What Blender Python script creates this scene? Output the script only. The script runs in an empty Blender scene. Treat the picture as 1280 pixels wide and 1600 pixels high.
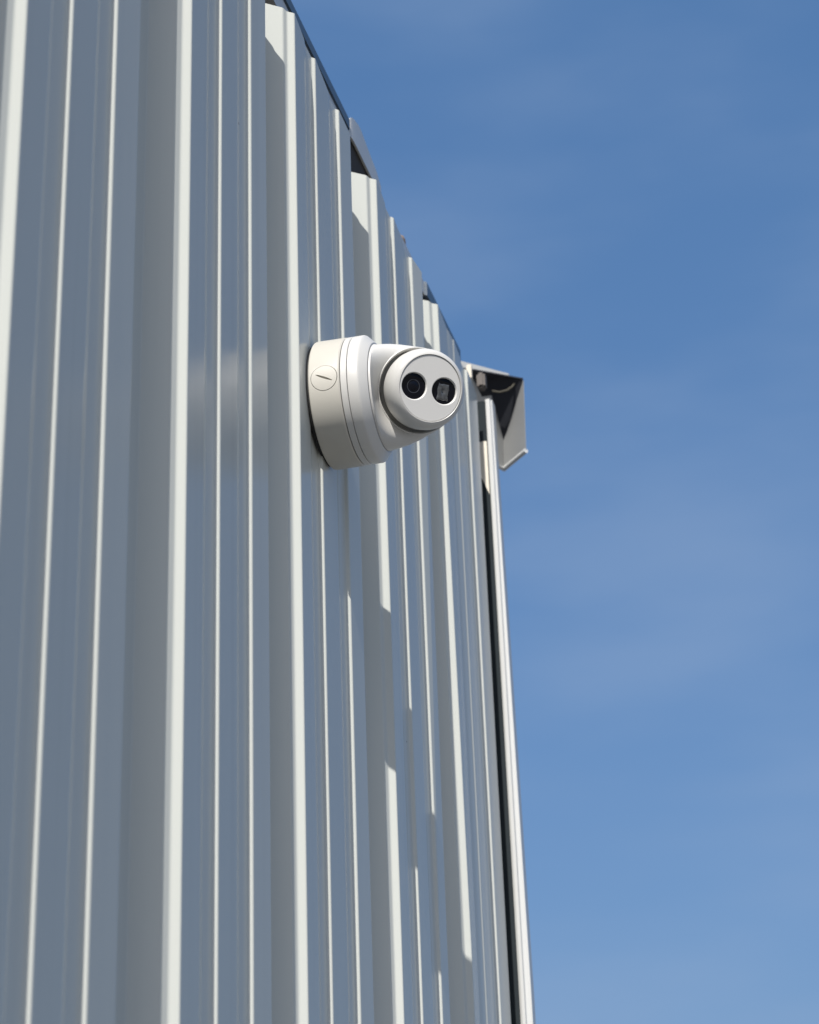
import bpy, bmesh, math, random
from mathutils import Vector, Matrix
random.seed(4)
EYE = 1.6                     # lens height above the ground
scene = bpy.context.scene
C = scene.collection

# ---------------------------------------------------------------- camera
# X runs along the wall away from the viewer, Y goes into the wall, Z is up
YAW, PITCH, ROLL = 0.2378, 0.4289, -0.0382
FPX = 3176.07
cam_data = bpy.data.cameras.new('camera')
cam_data.sensor_fit = 'HORIZONTAL'
cam_data.sensor_width = 36.0
cam_data.lens = FPX / 1280.0 * 36.0
cam_data.clip_start = 0.02
cam_data.clip_end = 6000
fwd = Vector((math.cos(PITCH)*math.cos(YAW), math.cos(PITCH)*math.sin(YAW), math.sin(PITCH)))
rgt0 = Vector((math.sin(YAW), -math.cos(YAW), 0))
up0 = rgt0.cross(fwd)
rgt = math.cos(ROLL)*rgt0 + math.sin(ROLL)*up0
upv = -math.sin(ROLL)*rgt0 + math.cos(ROLL)*up0
CAM = Vector((-0.98486, -0.48456, EYE))
cam = bpy.data.objects.new('camera', cam_data)
C.objects.link(cam)
mw = Matrix((rgt, upv, -fwd)).transposed().to_4x4()
mw.translation = CAM
cam.matrix_world = mw
scene.camera = cam
cam_data.dof.use_dof = True
cam_data.dof.focus_distance = 1.93
cam_data.dof.aperture_fstop = 14.0
cam_data.dof.aperture_blades = 0

# ---------------------------------------------------------------- sky and sun
TO_SUN = Vector((-1.0, -0.047, 0.95)).normalized()
ELEV = math.asin(TO_SUN.z)
world = bpy.data.worlds.new('World')
scene.world = world
world.use_nodes = True
wn, wl = world.node_tree.nodes, world.node_tree.links
wn.clear()
sky = wn.new('ShaderNodeTexSky')
sky.sky_type = 'NISHITA'
sky.sun_disc = False
sky.sun_elevation = ELEV
sky.sun_rotation = math.atan2(TO_SUN.x, TO_SUN.y)
sky.altitude = 200
sky.air_density = 1.0
sky.dust_density = 4.5
sky.ozone_density = 1.6
# faint high cirrus over the whole sky
tc = wn.new('ShaderNodeTexCoord')
mp = wn.new('ShaderNodeMapping'); mp.inputs['Scale'].default_value = (1.0, 1.6, 5.0)
mp.inputs['Rotation'].default_value = (0.0, 0.12, 0.5); mp.inputs['Location'].default_value = (3.1, 1.2, 0.62)
nz = wn.new('ShaderNodeTexNoise'); nz.inputs['Scale'].default_value = 2.6
nz.inputs['Detail'].default_value = 4; nz.inputs['Roughness'].default_value = 0.45
rm = wn.new('ShaderNodeMapRange'); rm.inputs['From Min'].default_value = 0.38; rm.inputs['From Max'].default_value = 0.78
rm.inputs['To Max'].default_value = 0.30; rm.interpolation_type = 'SMOOTHSTEP'
mx = wn.new('ShaderNodeMix'); mx.data_type = 'RGBA'
mx.inputs['B'].default_value = (2.4, 3.2, 4.6, 1)
hz = wn.new('ShaderNodeMix'); hz.data_type = 'RGBA'          # even thin high haze over the whole sky
hz.inputs['Factor'].default_value = 0.50; hz.inputs['B'].default_value = (0.42, 1.58, 3.85, 1)
bg = wn.new('ShaderNodeBackground'); bg.inputs['Strength'].default_value = 0.115
wo = wn.new('ShaderNodeOutputWorld')
wl.new(tc.outputs['Generated'], mp.inputs['Vector']); wl.new(mp.outputs['Vector'], nz.inputs['Vector'])
wl.new(nz.outputs['Fac'], rm.inputs['Value']); wl.new(rm.outputs['Result'], mx.inputs['Factor'])
wl.new(sky.outputs['Color'], hz.inputs['A']); wl.new(hz.outputs['Result'], mx.inputs['A']); wl.new(mx.outputs['Result'], bg.inputs['Color'])
wl.new(bg.outputs['Background'], wo.inputs['Surface'])

sun_data = bpy.data.lights.new('sun', 'SUN')
sun_data.energy = 5.0
sun_data.angle = math.radians(0.5)
sun_data.color = (1.0, 0.965, 0.925)
sun = bpy.data.objects.new('sun', sun_data)
C.objects.link(sun)
sun.rotation_euler = (-TO_SUN).to_track_quat('-Z', 'Y').to_euler()
sun.location = (-6, -2, 9)

scene.view_settings.view_transform = 'Standard'
scene.view_settings.look = 'None'
scene.view_settings.gamma = 1
scene.view_settings.use_curve_mapping = False
scene.view_settings.exposure = 0.25
scene.cycles.max_bounces = 10
scene.cycles.use_denoising = True

# ---------------------------------------------------------------- materials
def mat(name, col, rough=0.5, metal=0.0, spec=0.5, var=0.0, vscale=(6, 6, 1), bump=0.0, bscale=(40, 40, 3), coat=0.0, rvar=0.0):
    m = bpy.data.materials.new(name); m.use_nodes = True
    n, l = m.node_tree.nodes, m.node_tree.links
    b = n['Principled BSDF']
    b.inputs['Base Color'].default_value = (*col, 1)
    b.inputs['Roughness'].default_value = rough
    b.inputs['Metallic'].default_value = metal
    b.inputs['Specular IOR Level'].default_value = spec
    b.inputs['Coat Weight'].default_value = coat
    b.inputs['Coat Roughness'].default_value = 0.05
    t = n.new('ShaderNodeTexCoord')
    if var or rvar:
        mp = n.new('ShaderNodeMapping'); mp.inputs['Scale'].default_value = vscale
        z = n.new('ShaderNodeTexNoise'); z.inputs['Scale'].default_value = 1; z.inputs['Detail'].default_value = 5
        l.new(t.outputs['Object'], mp.inputs['Vector']); l.new(mp.outputs['Vector'], z.inputs['Vector'])
        if var:
            r = n.new('ShaderNodeMapRange'); r.inputs['To Min'].default_value = 1-var; r.inputs['To Max'].default_value = 1+var
            l.new(z.outputs['Fac'], r.inputs['Value'])
            mul = n.new('ShaderNodeVectorMath'); mul.operation = 'SCALE'; mul.inputs[0].default_value = col
            l.new(r.outputs['Result'], mul.inputs['Scale']); l.new(mul.outputs['Vector'], b.inputs['Base Color'])
        if rvar:
            r2 = n.new('ShaderNodeMapRange'); r2.inputs['To Min'].default_value = rough-rvar; r2.inputs['To Max'].default_value = rough+rvar
            l.new(z.outputs['Fac'], r2.inputs['Value']); l.new(r2.outputs['Result'], b.inputs['Roughness'])
    if bump:
        mp2 = n.new('ShaderNodeMapping'); mp2.inputs['Scale'].default_value = bscale
        z2 = n.new('ShaderNodeTexNoise'); z2.inputs['Scale'].default_value = 1; z2.inputs['Detail'].default_value = 3
        bp = n.new('ShaderNodeBump'); bp.inputs['Strength'].default_value = 1; bp.inputs['Distance'].default_value = bump
        l.new(t.outputs['Object'], mp2.inputs['Vector']); l.new(mp2.outputs['Vector'], z2.inputs['Vector'])
        l.new(z2.outputs['Fac'], bp.inputs['Height']); l.new(bp.outputs['Normal'], b.inputs['Normal'])
    return m

M_panel = mat('white_panel_paint', (0.528, 0.540, 0.494), rough=0.22, spec=0.10, var=0.035, vscale=(9, 9, 0.8), bump=0.00022, bscale=(28, 28, 1.3), rvar=0.03)
def add_specks(m, scale=11.0, size=0.016):
    # sparse specks of dirt and a few dried rain runs on the paint
    n, l = m.node_tree.nodes, m.node_tree.links
    b = n['Principled BSDF']
    src = b.inputs['Base Color'].links[0].from_socket
    t = n.new('ShaderNodeTexCoord')
    v = n.new('ShaderNodeTexVoronoi'); v.inputs['Scale'].default_value = scale
    l.new(t.outputs['Object'], v.inputs['Vector'])
    lt = n.new('ShaderNodeMath'); lt.operation = 'LESS_THAN'; lt.inputs[1].default_value = size
    l.new(v.outputs['Distance'], lt.inputs[0])
    sp = n.new('ShaderNodeSeparateColor'); l.new(v.outputs['Color'], sp.inputs['Color'])
    gt = n.new('ShaderNodeMath'); gt.operation = 'GREATER_THAN'; gt.inputs[1].default_value = 0.45; l.new(sp.outputs['Red'], gt.inputs[0])
    mu = n.new('ShaderNodeMath'); mu.operation = 'MULTIPLY'; l.new(lt.outputs[0], mu.inputs[0]); l.new(gt.outputs[0], mu.inputs[1])
    mp = n.new('ShaderNodeMapping'); mp.inputs['Scale'].default_value = (55, 55, 0.9)
    z = n.new('ShaderNodeTexNoise'); z.inputs['Scale'].default_value = 1; z.inputs['Detail'].default_value = 6
    l.new(t.outputs['Object'], mp.inputs['Vector']); l.new(mp.outputs['Vector'], z.inputs['Vector'])
    r = n.new('ShaderNodeMapRange'); r.inputs['From Min'].default_value = 0.52; r.inputs['From Max'].default_value = 0.80; r.inputs['To Max'].default_value = 0.13
    l.new(z.outputs['Fac'], r.inputs['Value'])
    mx1 = n.new('ShaderNodeMix'); mx1.data_type = 'RGBA'; mx1.inputs['B'].default_value = (0.30, 0.29, 0.26, 1)
    l.new(src, mx1.inputs['A']); l.new(r.outputs['Result'], mx1.inputs['Factor'])
    mx2 = n.new('ShaderNodeMix'); mx2.data_type = 'RGBA'; mx2.inputs['B'].default_value = (0.10, 0.09, 0.075, 1)
    l.new(mx1.outputs['Result'], mx2.inputs['A']); l.new(mu.outputs[0], mx2.inputs['Factor'])
    l.new(mx2.outputs['Result'], b.inputs['Base Color'])
add_specks(M_panel)
M_trim = mat('white_trim_paint', (0.52, 0.525, 0.505), rough=0.3, var=0.04, vscale=(15, 15, 3))
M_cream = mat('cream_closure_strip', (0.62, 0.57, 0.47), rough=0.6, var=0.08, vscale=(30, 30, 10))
M_slate = mat('slate_roof_paint', (0.055, 0.085, 0.12), rough=0.35, var=0.12, vscale=(20, 20, 20))
M_dark = mat('dark_cavity_shade', (0.035, 0.029, 0.024), rough=0.9, var=0.3, vscale=(60, 60, 60))
M_slot_shade = mat('slot_shade_dark', (0.024, 0.030, 0.033), rough=0.95, spec=0.1, var=0.15, vscale=(20, 20, 4))  # near-black colour standing for the shade in the corner slot
M_steel = mat('galvanised_sheet', (0.30, 0.305, 0.30), rough=0.45, metal=0.35, var=0.10, vscale=(25, 25, 25))
M_black = mat('gutter_inside_shade', (0.010, 0.012, 0.018), rough=0.8, var=0.3, vscale=(30, 30, 30))
M_boxp = mat('cream_white_box_paint', (0.475, 0.456, 0.402), rough=0.42, var=0.03, vscale=(30, 30, 30), bump=0.00003, bscale=(900, 900, 900))
M_camp = mat('white_camera_paint', (0.53, 0.522, 0.492), rough=0.38, var=0.02, vscale=(30, 30, 30), bump=0.00003, bscale=(900, 900, 900))
M_face = mat('light_grey_face_paint', (0.63, 0.62, 0.588), rough=0.48, var=0.015, vscale=(60, 60, 60), bump=0.00003, bscale=(900, 900, 900))
M_glass = mat('black_lens_glass', (0.003, 0.0035, 0.007), rough=0.05, spec=0.22)
M_lensring = mat('dark_lens_barrel', (0.035, 0.037, 0.045), rough=0.3)
M_rubber = mat('black_rubber', (0.012, 0.012, 0.012), rough=0.7)
M_led = mat('clear_led_reflector', (0.055, 0.058, 0.062), rough=0.12, spec=0.8, var=0.9, vscale=(420, 420, 260))
M_clip = mat('grey_brown_clip', (0.10, 0.088, 0.078), rough=0.7, var=0.2, vscale=(60, 60, 60))
M_cable = mat('olive_cable_jacket', (0.05, 0.045, 0.03), rough=0.7)
M_rust = mat('rust_brown_sealant', (0.26, 0.19, 0.145), rough=0.85, var=0.3, vscale=(200, 200, 200))
M_ground = mat('dusty_gravel', (0.178, 0.172, 0.160), rough=0.95, var=0.25, vscale=(1.3, 1.3, 1.3), bump=0.01, bscale=(30, 30, 30))
M_roof = mat('slate_roof_sheet', (0.07, 0.10, 0.135), rough=0.4, var=0.1, vscale=(3, 3, 3))

# ---------------------------------------------------------------- helpers
def link(name, me, m, parent=None):
    o = bpy.data.objects.new(name, me); C.objects.link(o)
    if m and not me.materials: me.materials.append(m)
    if parent: o.parent = parent
    return o
def bm_obj(name, bm, m, parent=None, smooth=None):
    bmesh.ops.recalc_face_normals(bm, faces=bm.faces)
    me = bpy.data.meshes.new(name)
    if smooth is not None:
        for f in bm.faces: f.smooth = True
        for e in bm.edges:
            if len(e.link_faces) == 2 and e.calc_face_angle(0) > smooth: e.smooth = False
    bm.to_mesh(me); bm.free()
    return link(name, me, m, parent)
def tag(o, label, cat, group=None):
    o['label'] = label; o['category'] = cat
    if group: o['group'] = group
    return o
def empty(name, loc):
    o = bpy.data.objects.new(name, None); C.objects.link(o); o.location = loc; o.empty_display_size = 0.05
    return o
def add_box(bm, lo, hi):
    v = [bm.verts.new((x, y, z)) for x in (lo[0], hi[0]) for y in (lo[1], hi[1]) for z in (lo[2], hi[2])]
    for q in ((0,1,3,2),(4,6,7,5),(0,4,5,1),(2,3,7,6),(0,2,6,4),(1,5,7,3)): bm.faces.new([v[i] for i in q])
def box(name, lo, hi, m, parent=None, bev=0.0):
    bm = bmesh.new(); add_box(bm, lo, hi)
    if bev: bmesh.ops.bevel(bm, geom=bm.edges[:], offset=bev, segments=2, affect='EDGES')
    return bm_obj(name, bm, m, parent)
def plate(name, pts, th, m, parent=None, bev=0.0):
    """a sheet with a polygonal outline and a real thickness"""
    pts = [Vector(p) for p in pts]
    n = (pts[1]-pts[0]).cross(pts[2]-pts[0]).normalized()
    bm = bmesh.new()
    a = [bm.verts.new(p + n*th*0.5) for p in pts]; b = [bm.verts.new(p - n*th*0.5) for p in pts]
    bm.faces.new(a); bm.faces.new(b[::-1])
    k = len(pts)
    for i in range(k): bm.faces.new([a[i], b[i], b[(i+1) % k], a[(i+1) % k]])
    if bev: bmesh.ops.bevel(bm, geom=bm.edges[:], offset=bev, segments=2, affect='EDGES')
    return bm_obj(name, bm, m, parent)
def tube(name, pts, rad, m, parent=None, seg=10):
    bm = bmesh.new(); rings = []
    for i, p in enumerate(pts):
        p = Vector(p); d = (Vector(pts[min(i+1, len(pts)-1)]) - Vector(pts[max(i-1, 0)])).normalized()
        a = d.orthogonal().normalized() if i == 0 else (a_prev - d*a_prev.dot(d)).normalized()
        a_prev = a; b = d.cross(a)
        rings.append([bm.verts.new(p + rad*(math.cos(t)*a + math.sin(t)*b)) for t in [2*math.pi*k/seg for k in range(seg)]])
    for r0, r1 in zip(rings, rings[1:]):
        for k in range(seg): bm.faces.new([r0[k], r0[(k+1) % seg], r1[(k+1) % seg], r1[k]])
    bm.faces.new(rings[0][::-1]); bm.faces.new(rings[-1])
    return bm_obj(name, bm, m, parent, smooth=0.7)
def lathe_bm(prof, origin, axis, seg=160, close=True, ref=(0, 0, 1)):
    """revolve (radius, offset) pairs about an axis"""
    axis = Vector(axis).normalized(); origin = Vector(origin)
    e1 = Vector(ref); e1 = (e1 - axis*e1.dot(axis)).normalized(); e2 = axis.cross(e1)
    bm = bmesh.new(); rings = []
    for r, a in prof:
        if r < 1e-7: rings.append([bm.verts.new(origin + axis*a)])
        else: rings.append([bm.verts.new(origin + axis*a + r*(math.cos(t)*e1 + math.sin(t)*e2)) for t in [2*math.pi*k/seg for k in range(seg)]])
    for r0, r1 in zip(rings, rings[1:]):
        for k in range(seg):
            k1 = (k+1) % seg
            if len(r0) == 1 and len(r1) == 1: continue
            if len(r0) == 1: bm.faces.new([r0[0], r1[k], r1[k1]])
            elif len(r1) == 1: bm.faces.new([r0[k], r1[0], r0[k1]])
            else: bm.faces.new([r0[k], r1[k], r1[k1], r0[k1]])
    return bm
def lathe(name, prof, origin, axis, m, parent=None, seg=160, smooth=0.45):
    return bm_obj(name, lathe_bm(prof, origin, axis, seg), m, parent, smooth=smooth)
def boolean(target, cutters, op='DIFFERENCE'):
    for c in cutters:
        md = target.modifiers.new('cut', 'BOOLEAN'); md.operation = op; md.object = c; md.solver = 'EXACT'
    dg = bpy.context.evaluated_depsgraph_get(); dg.update()
    me = bpy.data.meshes.new_from_object(target.evaluated_get(dg))
    mats = [s for s in target.data.materials]
    target.modifiers.clear(); target.data = me
    me.materials.clear()
    for s in mats: me.materials.append(s)
    bm = bmesh.new(); bm.from_mesh(me)
    for f in bm.faces: f.smooth = True; f.material_index = 0
    for e in bm.edges: e.smooth = not (len(e.link_faces) != 2 or e.calc_face_angle(0) > 0.35)
    bm.to_mesh(me); bm.free()
    for c in cutters: bpy.data.objects.remove(c)

# ---------------------------------------------------------------- ground
g = bmesh.new()
gv = [g.verts.new((x, y, 0)) for x, y in ((-2500, -2500), (2500, -2500), (2500, 2500), (-2500, 2500))]
g.faces.new(gv)
ground = bm_obj('ground', g, M_ground); ground['kind'] = 'structure'

# ---------------------------------------------------------------- the metal building
TOP = EYE + 1.317
bld = empty('metal_building', (0, 0, 0))
tag(bld, 'white ribbed metal building whose wall runs away under a blue sky', 'building')
P = 0.3048
DEPTH = 0.028
# folds of the siding along the wall (outer plane), taken rib by rib: R = right lip of a groove, L = left lip, a/b = the two shallow flutes
RR = {0: .0021, 1: .3092, 2: .6032, 3: .9150, 4: .0}
LL = {1: .1975, 2: .5080, 3: .8060, 4: 1.128}
AA = {0: .0739, 1: .3846, 2: .6745, 3: .9914, 4: 1.297}
BB = {0: .1523, 1: .4643, 2: .7615, 3: 1.0764, 4: 1.3745}
def fold(d, n, off):
    return d[n] if n in d else n*P + off
def rowpt(x, y, xm=None, ym=None):       # (top x, lower x, top y, lower y)
    return (x, x if xm is None else xm, y, y if ym is None else ym)
def groove_right(n):                     # floor to the right lip, with the small stiffening step
    if n == 4: x0, x1 = 1.2100, 1.2290
    else: x0 = x1 = fold(RR, n, 0)
    return [rowpt(x0+dx, y, x1+dx) for dx, y in ((-.0275, DEPTH), (-.0118, .0086), (-.0052, .0067), (0, 0))]
TILT = 0.0043                            # every flat leans: its far lip sits this much deeper than its near one
def sink(x, y):                          # slide a fold along the siding as it sinks
    return x + y*(x + .98486)/.48456 if x > -.5 else x + y*1.0
def left_lip(n):
    x = fold(LL, n, -.1065); o = .0002 if n == 4 else TILT
    return sink(x, o), o
def groove_left(n):
    x, o = left_lip(n)
    return [rowpt(x, o, x, TILT), rowpt(x+.0050, o+.0085), rowpt(x+.0090, o+.0105), rowpt(x+.020, DEPTH)]
def flute(n, d, off, dep=.0033):
    x = fold(d, n, off); x0 = fold(RR, n, 0) if n != 4 else 1.21
    y = TILT*(x-x0)/.2; x = sink(x, y)
    return [rowpt(x-.034, y+.0016), rowpt(x-.024, y+.0004+dep), rowpt(x-.0030, y+.0004+dep), rowpt(x, y)]
def round_profile(pts, rad=.0016, seg=4):
    out = [pts[0]]
    for p, q, r in zip(pts, pts[1:], pts[2:]):
        a = Vector((p[0]-q[0], p[2]-q[2])); b = Vector((r[0]-q[0], r[2]-q[2]))
        la, lb = a.length, b.length
        d = min(rad, la*.4, lb*.4)
        for k in range(seg+1):
            t = k/seg
            w0, w1, w2 = (1-t)**2, 2*t*(1-t), t**2
            out.append(tuple(w0*(q[i]+(p[i]-q[i])*d/la) + w1*q[i] + w2*(q[i]+(r[i]-q[i])*d/lb) for i in range(4)))
    return out + [pts[-1]]
def siding(prof, th=.0014):
    prof = round_profile(prof)
    bm = bmesh.new()
    levels = [(0.0, 1), (EYE+.5, 1), (TOP, 0)]
    grids = []
    for off in (0, th):
        grids.append([[bm.verts.new((p[0]*(1-w)+p[1]*w, p[2]*(1-w)+p[3]*w+off, z)) for p in prof] for z, w in levels])
    n = len(prof)
    for gi, gr in enumerate(grids):
        for r0, r1 in zip(gr, gr[1:]):
            for k in range(n-1): bm.faces.new([r0[k], r0[k+1], r1[k+1], r1[k]])
    for lev in (0, 2):
        for k in range(n-1): bm.faces.new([grids[0][lev][k], grids[0][lev][k+1], grids[1][lev][k+1], grids[1][lev][k]])
    for k in (0, n-1):
        for l in (0, 1): bm.faces.new([grids[0][l][k], grids[0][l+1][k], grids[1][l+1][k], grids[1][l][k]])
    return bm_obj('wall_panel', bm, M_panel, bld)
def panel(n0, n1, last=False):
    """one sheet of siding: starts under the lap on the left lip of groove n0, ends on the left lip of groove n1"""
    x, o = left_lip(n0)
    pr = [rowpt(x+.0030, o+.0070), rowpt(x+.0050, o+.0103), rowpt(x+.0090, o+.0123), rowpt(x+.020, DEPTH+.0004)]
    for n in range(n0, n1):
        pr += groove_right(n)
        pr += flute(n, AA, .0756, .0007 if n == 4 else .0033) + flute(n, BB, .1554)
        if n < n1-1: pr += groove_left(n+1)
    if last: pr += [rowpt(sink(1.4315, .0072), .0072), rowpt(1.461, .028), rowpt(1.5040, .030)]
    else:
        x, o = left_lip(n1)
        pr += [rowpt(x, o, x, TILT), rowpt(x+.0045, o+.0072)]
    siding(pr)
for a, b in ((-11, -8), (-8, -5), (-5, -2), (-2, 1), (1, 4)): panel(a, b)
panel(4, 5, last=True)

# building's walls, roof and inside behind the siding, shade of the inside painted dark
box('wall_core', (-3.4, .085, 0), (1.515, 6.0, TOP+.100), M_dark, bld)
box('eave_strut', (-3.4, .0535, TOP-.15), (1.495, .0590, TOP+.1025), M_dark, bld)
box('added_eave_shade_backing', (.938, .0390, TOP-.10), (1.065, .0450, TOP+.0980), M_dark, bld)  # dark backing plate added behind the cap for the hole's darkness
box('eave_trim', (-3.4, .0365, TOP+.060), (.930, .052, TOP+.0855), M_trim, bld)
box('eave_trim', (1.1310, .0365, TOP+.070), (1.2990, .052, TOP+.0900), M_trim, bld)
box('roof_edge', (-3.4, .0345, TOP+.0865), (.9335, .080, TOP+.1030), M_slate, bld, bev=.0015)
box('roof_edge', (1.300, .0340, TOP+.070), (1.500, .080, TOP+.0935), M_slate, bld, bev=.0015)
plate('roof_sheet', [(-3.4, .06, TOP+.104), (1.53, .06, TOP+.104), (1.53, 6.0, TOP+.604), (-3.4, 6.0, TOP+.604)], .002, M_roof, bld)
# the lapped cap over the fourth groove, its near end curled outwards
cap = bmesh.new()
outl = [(.9345, .1030, .0385), (.9365, .1065, .0368), (.9400, .1100, .0355), (.9450, .1140, .0349), (.957, .1180, .0346), (.972, .1215, .0346), (.986, .1220, .0347), (1.02, .1150, .0350), (1.054, .1085, .0350), (1.075, .0990, .0352)]
fr = [[cap.verts.new((x, y, TOP+zt)), cap.verts.new((x, y, TOP+.083))] for x, zt, y in outl]
bk = [[cap.verts.new((x, y+.0025, TOP+zt)), cap.verts.new((x, y+.0025, TOP+.083))] for x, zt, y in outl]
for A, B in ((fr, fr), (bk, bk)):
    for k in range(len(outl)-1): cap.faces.new([A[k][0], A[k+1][0], A[k+1][1], A[k][1]])
for j in (0, 1):
    for k in range(len(outl)-1): cap.faces.new([fr[k][j], fr[k+1][j], bk[k+1][j], bk[k][j]])
for k in (0, len(outl)-1): cap.faces.new([fr[k][0], fr[k][1], bk[k][1], bk[k][0]])
bm_obj('eave_cap', cap, M_trim, bld)
# blobs of sealant on the eave
def blob(name, c, s, m, parent):
    bm = bmesh.new(); bmesh.ops.create_icosphere(bm, subdivisions=3, radius=1)
    for v in bm.verts:
        k = 1 + random.uniform(-.12, .12)
        v.co = Vector((c[0]+v.co.x*s[0]*k, c[1]+v.co.y*s[1]*k, c[2]+v.co.z*s[2]*k))
    return bm_obj(name, bm, m, parent, smooth=3)
blob('sealant_blob', (1.200, .042, TOP+.0960), (.012, .005, .0075), M_rust, bld)

# corner trim: a folded channel standing proud of the siding at the far corner
def corner_trim():
    prof = [rowpt(1.5115, .045), rowpt(1.5095, .0055), rowpt(1.5055, .0032, 1.5055, .0006), rowpt(1.5050, -.0026, 1.5050, -.0034), rowpt(1.5095, -.0030, 1.5095, -.0038), rowpt(1.5110, -.0054, 1.5110, -.0112),
            rowpt(1.530, -.0054, 1.530, -.0112), rowpt(1.5315, .30)]
    prof = round_profile(prof, .0008, 3)
    bm = bmesh.new(); levels = [(0.0, 1), (EYE+.5, 1), (TOP+.012, 0)]
    gs = [[[bm.verts.new((p[0]*(1-w)+p[1]*w + dx, p[2]*(1-w)+p[3]*w + dy, z)) for p in prof] for z, w in levels] for dx, dy in ((0, 0), (.0012, .0012))]
    n = len(prof)
    for gr in gs:
        for r0, r1 in zip(gr, gr[1:]):
            for k in range(n-1): bm.faces.new([r0[k], r0[k+1], r1[k+1], r1[k]])
    for lev in (0, 2):
        for k in range(n-1): bm.faces.new([gs[0][lev][k], gs[0][lev][k+1], gs[1][lev][k+1], gs[1][lev][k]])
    return bm_obj('corner_trim', bm, M_trim, bld)
corner_trim()
plate('lit_closure_strip', [(1.5046, .0045, EYE+1.263), (1.5046, .0045, EYE+1.181), (1.5046, .0125, EYE+1.203), (1.5046, .027, EYE+1.235), (1.5046, .027, EYE+1.263)], .0010, M_cream, bld)  # only the sunlit part of the strip, cut along the shadow's diagonal edge
box('slot_shade_strip', (1.5054, .0036, 0), (1.5078, .029, TOP+.010), M_slot_shade, bld)  # dark strip put in for the shaded rest of the slot
box('end_wall', (1.519, .32, 0), (1.5295, 6.0, TOP+.06), M_panel, bld)

# ---------------------------------------------------------------- folded sheet-metal gutter end at the far top corner
def Z(p): return (p[0], p[1], p[2]+EYE)
gut = empty('gutter_end', (1.6, 0, TOP))
tag(gut, 'grey folded sheet-metal gutter end with dark inside at the far corner of the eave', 'gutter')
def gpart(o):
    o.parent = gut; o.matrix_parent_inverse = Matrix.Translation(gut.location).inverted(); return o
bpy.context.view_layer.update()
a_t, a_b = (1.64, .0059, 1.3267), (1.64, .0083, 1.2823)
r_t, r_b = (1.60, -.0364, 1.4011), (1.60, -.0334, 1.2871)
l_t, l_b = (1.60, .0122, 1.385), (1.61, .0154, 1.2778)
gpart(plate('side_plate', [Z(a_t), Z(r_t), Z(r_b), Z(a_b)], .0012, M_steel))
gpart(plate('side_plate', [Z(a_t), Z(a_b), Z(l_b), Z(l_t)], .0012, M_steel))
gpart(plate('inside_shade_sheet', [Z((1.575, .034, 1.402)), Z((1.60, -.0366, 1.4018)), Z((1.641, .0060, 1.3262)), Z((1.60, .0120, 1.3855))], .0015, M_black))  # black sheets put the darkness inside the open gutter end into colour
gpart(plate('inside_shade_sheet', [Z((1.545, .0335, 1.404)), Z((1.60, -.036, 1.404)), Z((1.635, .004, 1.404)), Z((1.635, .0335, 1.404))], .002, M_black))
gpart(tube('bottom_hem', [Z(r_b), Z(a_b)], .0036, M_trim))
gpart(tube('bottom_hem', [Z(a_b), Z(l_b)], .0030, M_trim))
gpart(plate('top_flashing', [Z((1.53, .048, 1.4085)), Z((1.60, -.015, 1.411)), Z((1.70, -.015, 1.424)), Z((1.70, .048, 1.424))], .009, M_trim))
gpart(box('bracket', (1.497, .0195, EYE+1.362), (1.505, .0265, EYE+1.384), M_cream, bev=.001))
gpart(box('cable_clip', (1.512, .004, EYE+1.354), (1.530, .016, EYE+1.378), M_clip, bev=.003))
gpart(tube('cable', [Z(p) for p in ((1.585, .008, 1.383), (1.588, -.002, 1.381), (1.592, -.012, 1.384), (1.596, -.020, 1.391), (1.599, -.023, 1.398), (1.600, -.021, 1.4035))], .0017, M_cable))

# ---------------------------------------------------------------- security camera on its round junction box
BX, BZ, BR = .6888, .9115 + EYE, .0625
scam = empty('security_camera', (BX, 0, BZ))
tag(scam, 'white twin-eyed turret security camera on a round cream junction box', 'camera')
bpy.context.view_layer.update()
def part(o, par=None):
    par = par or scam
    bpy.context.view_layer.update()
    o.parent = par; o.matrix_parent_inverse = par.matrix_world.inverted(); return o
AX = Vector((0, -1, 0)); O = Vector((BX, 0, BZ))
SEG = 256
# junction box
jb = lathe('junction_box', [(0, .0008), (BR-.0010, .0008), (BR-.0002, .0016), (BR, .0026), (BR-.0003, .0300), (BR-.0012, .0312), (0, .0312)], O, AX, M_boxp, seg=SEG)
# screwed conduit plug in the side of the box (facing up and towards the viewer)
PLUG_DIR = Vector((-math.cos(math.radians(3)), 0, -math.sin(math.radians(3))))
pc = O + AX*.0165 + PLUG_DIR*BR
def cyl(name, c, d, r, h0, h1, seg=96, ref=(0, 1, 0)):
    return bm_obj(name, lathe_bm([(0, h0), (r, h0), (r, h1), (0, h1)], c, d, seg, ref=ref), None)
plug = lathe('conduit_plug', [(0, .003), (BR+.0001, .003), (BR+.0001, .0305), (0, .0305)], O, AX, M_boxp, seg=SEG)
boolean(jb, [cyl('c', pc, PLUG_DIR, .0130, -.010, .01)])
boolean(plug, [cyl('c', pc, PLUG_DIR, .0125, -.0095, .01)], 'INTERSECT')
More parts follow.
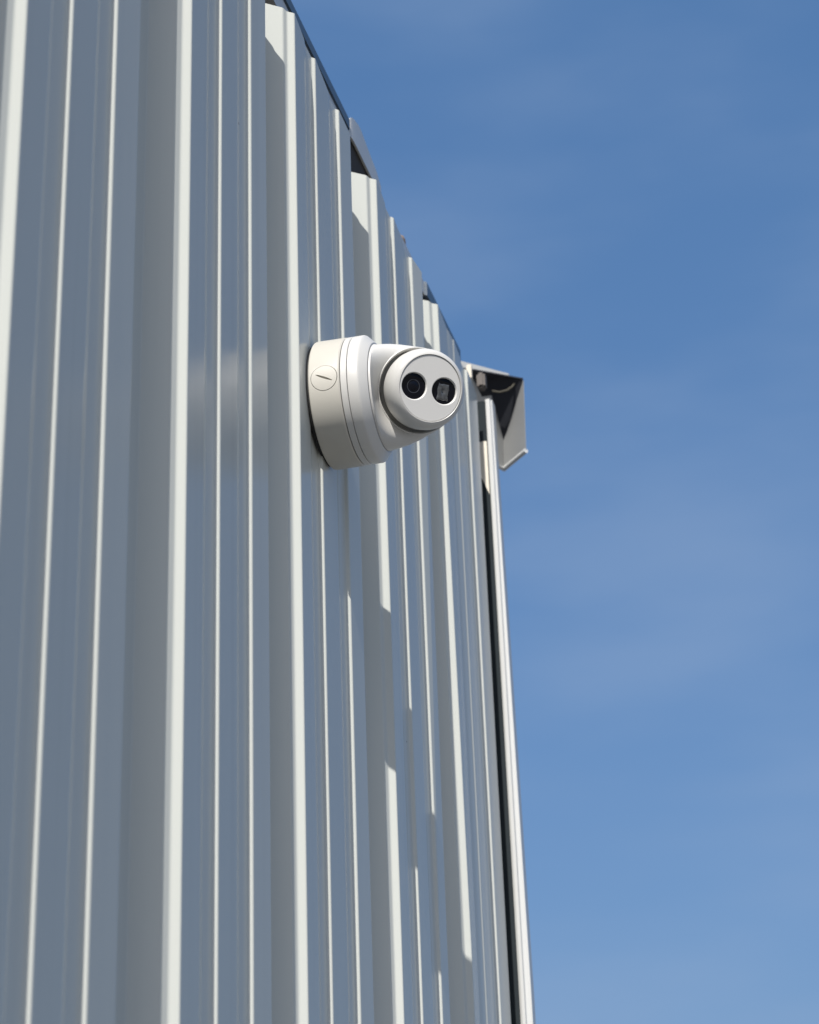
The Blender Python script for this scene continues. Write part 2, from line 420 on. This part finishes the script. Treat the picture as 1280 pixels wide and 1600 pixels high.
# lens-shaped driver slot
side = PLUG_DIR.cross(AX).normalized()
sl_dir = (AX*.90 - side*.44 * (1 if side.z > 0 else -1)).normalized()
sl_n = PLUG_DIR.cross(sl_dir).normalized()
sb = bmesh.new()
lo_, hi_ = [], []
for k in range(24):
    t = 2*math.pi*k/24
    p = pc + sl_dir*math.cos(t)*.0092 + sl_n*math.copysign(abs(math.sin(t))**1.4, math.sin(t))*.00105
    lo_.append(sb.verts.new(p - PLUG_DIR*.0022)); hi_.append(sb.verts.new(p + PLUG_DIR*.006))
sb.faces.new(lo_[::-1]); sb.faces.new(hi_)
for k in range(24): sb.faces.new([lo_[k], lo_[(k+1) % 24], hi_[(k+1) % 24], hi_[k]])
boolean(plug, [bm_obj('c', sb, None)])
part(jb); part(plug, jb)
part(lathe('wall_gasket', [(0, -.0030), (BR-.004, -.0030), (BR-.004, .0012), (0, .0012)], O, AX, M_rubber, seg=96))
# camera base: thin mounting ring, band, chamfer up to the neck
part(lathe('mounting_ring', [(0, .0318), (BR-.0014, .0318), (BR-.0006, .0324), (BR-.0006, .0376), (BR-.0012, .0381), (0, .0381)], O, AX, M_camp, seg=SEG))
part(lathe('base_ring', [(0, .0386), (BR-.0012, .0386), (BR-.0006, .0391), (BR-.0006, .0478), (BR-.0012, .0492), (BR-.0024, .0503), (.0545, .0556), (.0535, .0562), (.0525, .0562), (0, .0562)], O, AX, M_camp, seg=SEG))
part(lathe('seam_gap', [(BR-.0028, .0305), (BR-.0028, .0480), (.050, .0485), (.050, .0570)], O, AX, M_rubber, seg=96))
# swivelling head
FN = Vector((-.71893, -.59177, -.36462)).normalized()
FC = Vector((.67035, -.10844, .90384 + EYE))
# housing: skinned from the neck circle to the oblique socket rim
NS = 160
rimc = FC - FN*.0285; RIM = .0420
e1 = Vector((0, 0, 1)); e1 = (e1 - FN*e1.dot(FN)).normalized(); e2 = FN.cross(e1)
n1 = Vector((0, 0, 1)); n2 = AX.cross(n1)
hb = bmesh.new()
def ring_n(c, u, v, r): return [c + r*(math.cos(2*math.pi*k/NS)*u + math.sin(2*math.pi*k/NS)*v) for k in range(NS)]
neck = ring_n(O + AX*.0585, n1, n2, .0513)
neck0 = ring_n(O + AX*.0566, n1, n2, .0519)
neckb = ring_n(O + AX*.0566, n1, n2, .0480)
rim = ring_n(rimc, e1, e2, RIM)
rims = [ring_n(rimc + FN*.0005, e1, e2, RIM-.0005), ring_n(rimc + FN*.0004, e1, e2, RIM-.0010), ring_n(rimc - FN*.0022, e1, e2, RIM-.0026), ring_n(rimc - FN*.0032, e1, e2, RIM-.0028), ring_n(rimc - FN*.016, e1, e2, RIM-.0040)]
stack = [neckb, neck0, neck]
ctr = (O + AX*.075)
for t in (.2, .4, .6, .8, .92):
    row = []
    for a, b in zip(neck, rim):
        p = a.lerp(b, t)
        p = p + (p-ctr).normalized()*.0022*math.sin(math.pi*t)
        row.append(p)
    stack.append(row)
stack += [rim] + rims
hv = [[hb.verts.new(p) for p in row] for row in stack]
for r0, r1 in zip(hv, hv[1:]):
    for k in range(NS): hb.faces.new([r0[k], r0[(k+1) % NS], r1[(k+1) % NS], r1[k]])
hb.faces.new(hv[-1])
part(bm_obj('housing', hb, M_camp, smooth=0.6))
# eyeball
ball = lathe('eyeball', [(.0310, -.0050), (.03185, -.0050), (.03185, -.0002), (.0323, .0002), (.0334, -.0002), (.0352, -.0016), (.0370, -.0040), (.0381, -.0072), (.0387, -.0108), (.0388, -.0150), (.0384, -.0200), (.0374, -.0250), (.0355, -.0300), (.0325, -.0350), (.028, -.0385), (0, -.0385)], FC, FN, M_camp, seg=SEG, smooth=0.6)
part(ball)
# face plate with two round windows
HC = [FC + Vector((-.01031, .01291, -.00063)), FC + Vector((.00950, -.01139, -.00026))]
HR = .0125
fp = bm_obj('face_plate', lathe_bm([(0, -.0060), (.0316, -.0060), (.0316, -.0010), (.0310, -.0005), (0, -.0005)], FC, FN, 192), M_face)
boolean(fp, [bm_obj('c', lathe_bm([(0, -.008), (HR, -.008), (HR, -.0018), (HR+.0004, -.0010), (HR+.0011, -.0003), (HR+.0011, .002), (0, .002)], h, FN, 96), None) for h in HC])
part(fp, ball)
for k, h in enumerate(HC):
    w = lathe('window', [(0, -.0058), (HR+.0002, -.0058), (HR+.0002, -.0032), (HR-.0006, -.0030), (0, -.0030)], h, FN, M_glass, seg=96)
    part(w, ball)
    if k == 0:
        part(lathe('lens_ring', [(.0059, -.0030), (.0059, -.00285), (.00635, -.00278), (.0066, -.0029), (.0066, -.0030)], h + FN*0, FN, M_lensring, seg=64), ball)
        part(lathe('lens_ring', [(.0088, -.0030), (.0088, -.0029), (.0090, -.0029), (.0090, -.0030)], h, FN, M_glass, seg=64), ball)
        part(lathe('lens', [(0, -.00215), (.0020, -.0023), (.0038, -.0026), (.0048, -.00302)], h, FN, M_glass, seg=64), ball)
    else:
        fx = Vector((.66, -.75, 0)); fx = (fx - FN*fx.dot(FN)).normalized(); fy = FN.cross(fx)
        if fy.z < 0: fy = -fy
        def led_bar(u0, v0, u1, v1, h0, h1, m):
            bm = bmesh.new()
            vs = [bm.verts.new(h + fx*u + fy*v + FN*z) for u in (u0, u1) for v in (v0, v1) for z in (h0, h1)]
            for q in ((0,1,3,2),(4,6,7,5),(0,4,5,1),(2,3,7,6),(0,2,6,4),(1,5,7,3)): bm.faces.new([vs[i] for i in q])
            bmesh.ops.bevel(bm, geom=bm.edges[:], offset=.0003, segments=2, affect='EDGES')
            return bm_obj('led_reflector', bm, m)
        def led_loop(hw, hh, cu, cv, rad, z, wob, seed):
            rr = random.Random(seed); pts = []
            for c0, c1 in (((-1, -1), (1, -1)), ((1, -1), (1, 1)), ((1, 1), (-1, 1)), ((-1, 1), (-1, -1))):
                for k in range(7):
                    t = k/7
                    u = (c0[0]*(1-t)+c1[0]*t)*hw + cu; v = (c0[1]*(1-t)+c1[1]*t)*hh + cv
                    pts.append(h + fx*(u + rr.uniform(-wob, wob)) + fy*(v + rr.uniform(-wob, wob)) + FN*z)
            pts.append(pts[0])
            return tube('led_reflector', pts, rad, M_led, seg=8)
        lens_block = bmesh.new()
        nu, nv = 22, 28
        rr = random.Random(21)
        grid = []
        for a in range(nu+1):
            col = []
            for b_ in range(nv+1):
                u = -1 + 2*a/nu; v = -1 + 2*b_/nv
                e = max(abs(u), abs(v))
                zz = -.0034 + .0012*(1 - max(0, (e-.78)/.22)**2) - .0008*math.exp(-((u/.38)**2 + (v/.42)**2)*1.3) + rr.uniform(-.00016, .00016)
                wu = .0060*(1 + .05*math.sin(5*v)); wv = .0082*(1 + .04*math.sin(6*u+1))
                col.append(lens_block.verts.new(h + fx*(u*wu - .0004) + fy*(v*wv - .0007) + FN*zz))
            grid.append(col)
        for a in range(nu):
            for b_ in range(nv): lens_block.faces.new([grid[a][b_], grid[a+1][b_], grid[a+1][b_+1], grid[a][b_+1]])
        part(bm_obj('led_lens', lens_block, M_led, smooth=3), ball)
        part(led_loop(.0034, .0040, -.0005, -.0006, .00030, -.0027, .00025, 5), ball)
        part(led_bar(-.0028, -.0034, .0020, .0026, -.0036, -.0030, M_lensring), ball)
